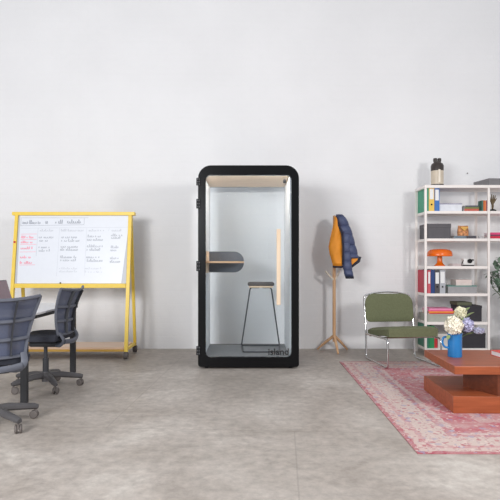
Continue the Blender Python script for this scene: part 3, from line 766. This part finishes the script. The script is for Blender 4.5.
dsh = thing('glass_dish', (2.866, 6.75, LV[2]), 'small pale dish on the shelf beside the middle post', 'dish')
MB().lathe([(0, 0), (.022, 0), (.032, .03), (.033, .034), (.029, .034), (.02, .006), (0, .006)], seg=20).build('bowl', mat('dish_grey', (196, 194, 196), .2), dsh, True)
z = LV[2]
for h, rgb, nm, a, b_ in ((.032, (204, 40, 70), 'crimson book at the bottom of the stack right of the post', 2.95, 3.16), (.018, (120, 60, 84), 'maroon book between crimson and pink ones right of the post', 2.96, 3.15), (.026, (220, 72, 124), 'hot pink book on top of the stack right of the post', 2.952, 3.14)):
    book(a, b_, 6.69, 6.86, z, h, rgb, nm, bks); z += h+.0003
# row 3
lm = thing('mushroom_lamp', (2.382, 6.82, LV[3]), 'glossy orange mushroom-shaped table lamp on the shelving', 'lamp')
OR = mat('orange_gloss', (244, 112, 22), .22, var=.03)
MB().lathe([(0, 0), (.066, 0), (.068, .008), (.05, .022), (.036, .04), (.031, .07), (.03, .125), (0, .125)], seg=28).build('foot', OR, lm, True)
MB().lathe([(.152, .122), (.154, .135), (.151, .16), (.14, .185), (.115, .203), (.07, .212), (0, .214), (0, .205), (.07, .203), (.112, .194), (.135, .178), (.145, .155), (.147, .122)], seg=36).build('shade', OR, lm, True)
book(2.50, 2.625, 6.70, 6.86, LV[3], .03, (196, 180, 180), 'greyish pink flat book between the orange lamp and the camera', bks)
cm = thing('toy_camera', (2.70, 6.74, LV[3]), 'small white camera with a black lens on the shelving', 'camera')
MB().box(-.068, .072, -.035, .035, .012, .095, .012).build('body', mat('camera_white', (232, 230, 228), .4), cm, True)
MB().box(-.062, .068, -.036, .036, 0, .0119, .003).build('bottom_plate', BLACKM, cm)
MB().lathe([(0, 0), (.027, 0), (.027, .02), (.02, .024), (0, .018)], M=Matrix.Translation((.01, -.0352, .062)) @ Matrix.Rotation(PI/2, 4, 'X'), seg=20).build('lens', BLACKM, cm, True)
MB().box(.038, .062, -.039, -.0353, .066, .084).build('viewfinder', BLACKM, cm)
MB().tube([(-.066, -.037, .075), (-.085, -.04, .03), (-.09, -.04, .005), (-.06, -.05, .004)], .005, 6).build('strap', BLACKM, cm, True)
# row 4
binder(2.1625, 2.181, LV[4], (196, 40, 66), 'crimson ring binder at the far left end of the middle shelf', .285, dep=.33, hole=False)
binder(2.183, 2.216, LV[4], (206, 92, 104), 'rosy red ring binder with a pale label beside the navy one', .285, dep=.32, lab=(.42, .92), hole=False)
binder(2.219, 2.266, LV[4], (30, 62, 120), 'navy ring binder in the row on the middle shelf', .29, hole=False)
binder(2.269, 2.327, LV[4], (76, 72, 78), 'charcoal ring binder with a white spine label', .285, lab=(.42, .9))
binder(2.330, 2.398, LV[4], (178, 180, 186), 'light grey ring binder with a white spine label', .285, lab=(.44, .93))
card(2.402, 2.432, 6.68, 6.85, LV[4], .088, 'index_box', mat('index_dark', (78, 80, 76), .6), 'small dark narrow box beside the light grey binder', 'box')
card(2.436, 2.80, 6.69, 6.98, LV[4], .094, 'archive_box', mat('grey_card', (158, 156, 158), .6), 'flat grey archive box with a teal lid on the middle shelf', 'box', None, mat('teal_lid', (104, 152, 142), .5), .012)
card(2.545, 2.745, 6.71, 6.9, LV[4]+.0943, .072, 'card_box', mat('blush_card', (228, 212, 206), .6), 'blush white box standing on the teal-lidded box', 'box')
# row 5
card(2.17, 2.53, 6.665, 6.96, LV[5], .095, 'paper_box', mat('sage_card', (168, 170, 160), .6), 'sage grey low box under the bright folders', 'box', None, None, .02)
z = LV[5]+.0954
for k, (h, rgb, a, b_, nm) in enumerate(((.014, (206, 66, 60), 2.20, 2.50, 'red folder at the bottom of the bright stack'), (.016, (238, 154, 48), 2.195, 2.53, 'orange folder second from the bottom of the bright stack'), (.016, (232, 92, 140), 2.19, 2.50, 'deep pink folder in the bright stack'), (.018, (240, 150, 188), 2.20, 2.49, 'pale pink folder on top of the bright stack'))):
    book(a, b_, 6.67+.004*k, 6.93, z, h, rgb, nm, 'bright folders on the sage box', rz=random.uniform(-.02, .02)); z += h+.0003
card(2.575, 2.86, 6.69, 6.97, LV[5], .195, 'storage_box', mat('black_box', (48, 46, 52), .6), 'black storage box on the shelf behind the flowers', 'box', None, None, .03)
card(2.555, 2.74, 6.70, 6.95, LV[5]+.1953, .04, 'olive_tray', mat('olive_card', (94, 98, 76), .7), 'olive shallow box on top of the black storage box', 'box')
# row 6
binder(2.1625, 2.20, LV[6], (54, 128, 104), 'dark green binder at the left end of the lowest shelf', .285, dep=.33, hole=False)
binder(2.203, 2.262, LV[6], (44, 148, 92), 'bright green binder on the lowest shelf', .27, lab=(.5, .85), hole=False)
book(2.265, 2.305, 6.68, 6.84, LV[6], .16, (204, 52, 58), 'red upright book on the lowest shelf', bks, True)
card(2.312, 2.47, 6.69, 6.95, LV[6], .17, 'file_box', mat('pale_file', (222, 218, 214), .6), 'pale file box on the lowest shelf behind the pitcher', 'box')
card(2.59, 2.895, 6.665, 6.97, LV[6], .185, 'storage_box', mat('black_box', (48, 46, 52), .6), 'black storage box on the lowest shelf beside the middle post', 'box', None, None, .03)

# plant in the right bay
pl = thing('potted_plant', (3.32, 6.80, 0), 'green leafy houseplant at the right edge below the shelving', 'plant')
MB().lathe([(0, 0), (.12, 0), (.155, .27), (.16, .28), (.145, .28), (.14, .25), (0, .25)], seg=28).build('pot', mat('pot_white', (222, 218, 212), .5), pl, True)
stm = MB(); fo = MB()
PLF = mat('plant_leaf', (100, 122, 102), .45, var=.25, scale=12)
for k in range(13):
    a = random.uniform(PI*.6, PI*1.5) if k < 9 else random.uniform(0, 2*PI)
    hz = random.uniform(.75, 1.2); rr = random.uniform(.15, .33)
    tip = Vector((max(-.345, math.cos(a)*rr), max(-.3, min(.2, math.sin(a)*rr*.7)), hz))
    pts = smoothpath([(0, 0, .25), (tip.x*.15, tip.y*.15, hz*.7), tuple(tip)], .2, 6)
    stm.tube(pts, .005, 6)
    for p_ in pts[2:]:
        for q in range(3):
            d = Vector((random.uniform(-.8, .5), random.uniform(-.8, .5), random.uniform(-.5, .6)))
            if p_.x + d.normalized().x*.1 < -.36: d.x = abs(d.x)*.5
            leaf(fo, p_, d, random.uniform(.06, .10), random.uniform(.015, .024))
for k in range(150):   # hanging mass of leaves at the front left
    p_ = Vector((random.uniform(-.345, -.1), random.uniform(-.15, .02), random.uniform(.80, 1.22)))
    if p_.x < -.36+.45*abs(p_.z-1.0): continue
    d = Vector((random.uniform(-.3, .9), random.uniform(-1, .2), random.uniform(-.8, .4)))
    leaf(fo, p_, d, random.uniform(.055, .09), random.uniform(.018, .027))
stm.build('stems', STEM, pl, True); fo.build('foliage', PLF, pl, True)

# small nail in the wall
nl = MB().lathe([(0, 0), (.009, 0), (.009, .004), (.003, .005), (.003, .02), (0, .02)], M=Matrix.Translation((fx(467.3, 7.19), WALL-.016, fz(173.3, 7.19))) @ Matrix.Rotation(-PI/2, 4, 'X'), seg=10).build('nail', mat('nail_grey', (120, 118, 118), .5), None, True)
tag(nl, 'tiny grey nail in the wall above the shelving', 'nail')

# ------------------------------------------------------------------ light
def area(name, loc, target, size, power, col=(1, 1, 1)):
    d = bpy.data.lights.new(name, 'AREA'); d.shape = 'DISK'; d.size = size; d.energy = power; d.color = col
    o = bpy.data.objects.new(name, d); COL.objects.link(o); o.location = loc
    o.rotation_euler = (Vector(target)-Vector(loc)).to_track_quat('-Z', 'Y').to_euler(); return o
area('softbox_right', (2.9, 2.0, 2.3), (-1.8, 7, 1.1), .6, 72, (1, .985, .97))
area('softbox_left', (-2.9, .8, 2.4), (-1.2, 7, 1.0), .8, 60, (1, .99, .985))
wl = area('front_fill', (-2.5, -1.0, 2.2), (-1.6, 7, 1.0), 1.9, 180, (.96, .98, 1))  # broad fill added behind the camera to brighten wall and booth interior
w = bpy.data.worlds.new('world'); scene.world = w; w.use_nodes = True
w.node_tree.nodes['Background'].inputs['Color'].default_value = (.93, .955, 1, 1)
w.node_tree.nodes['Background'].inputs['Strength'].default_value = .60
scene.view_settings.view_transform = 'Standard'; scene.view_settings.look = 'None'
scene.view_settings.exposure = 0; scene.view_settings.gamma = 1; scene.view_settings.use_curve_mapping = False
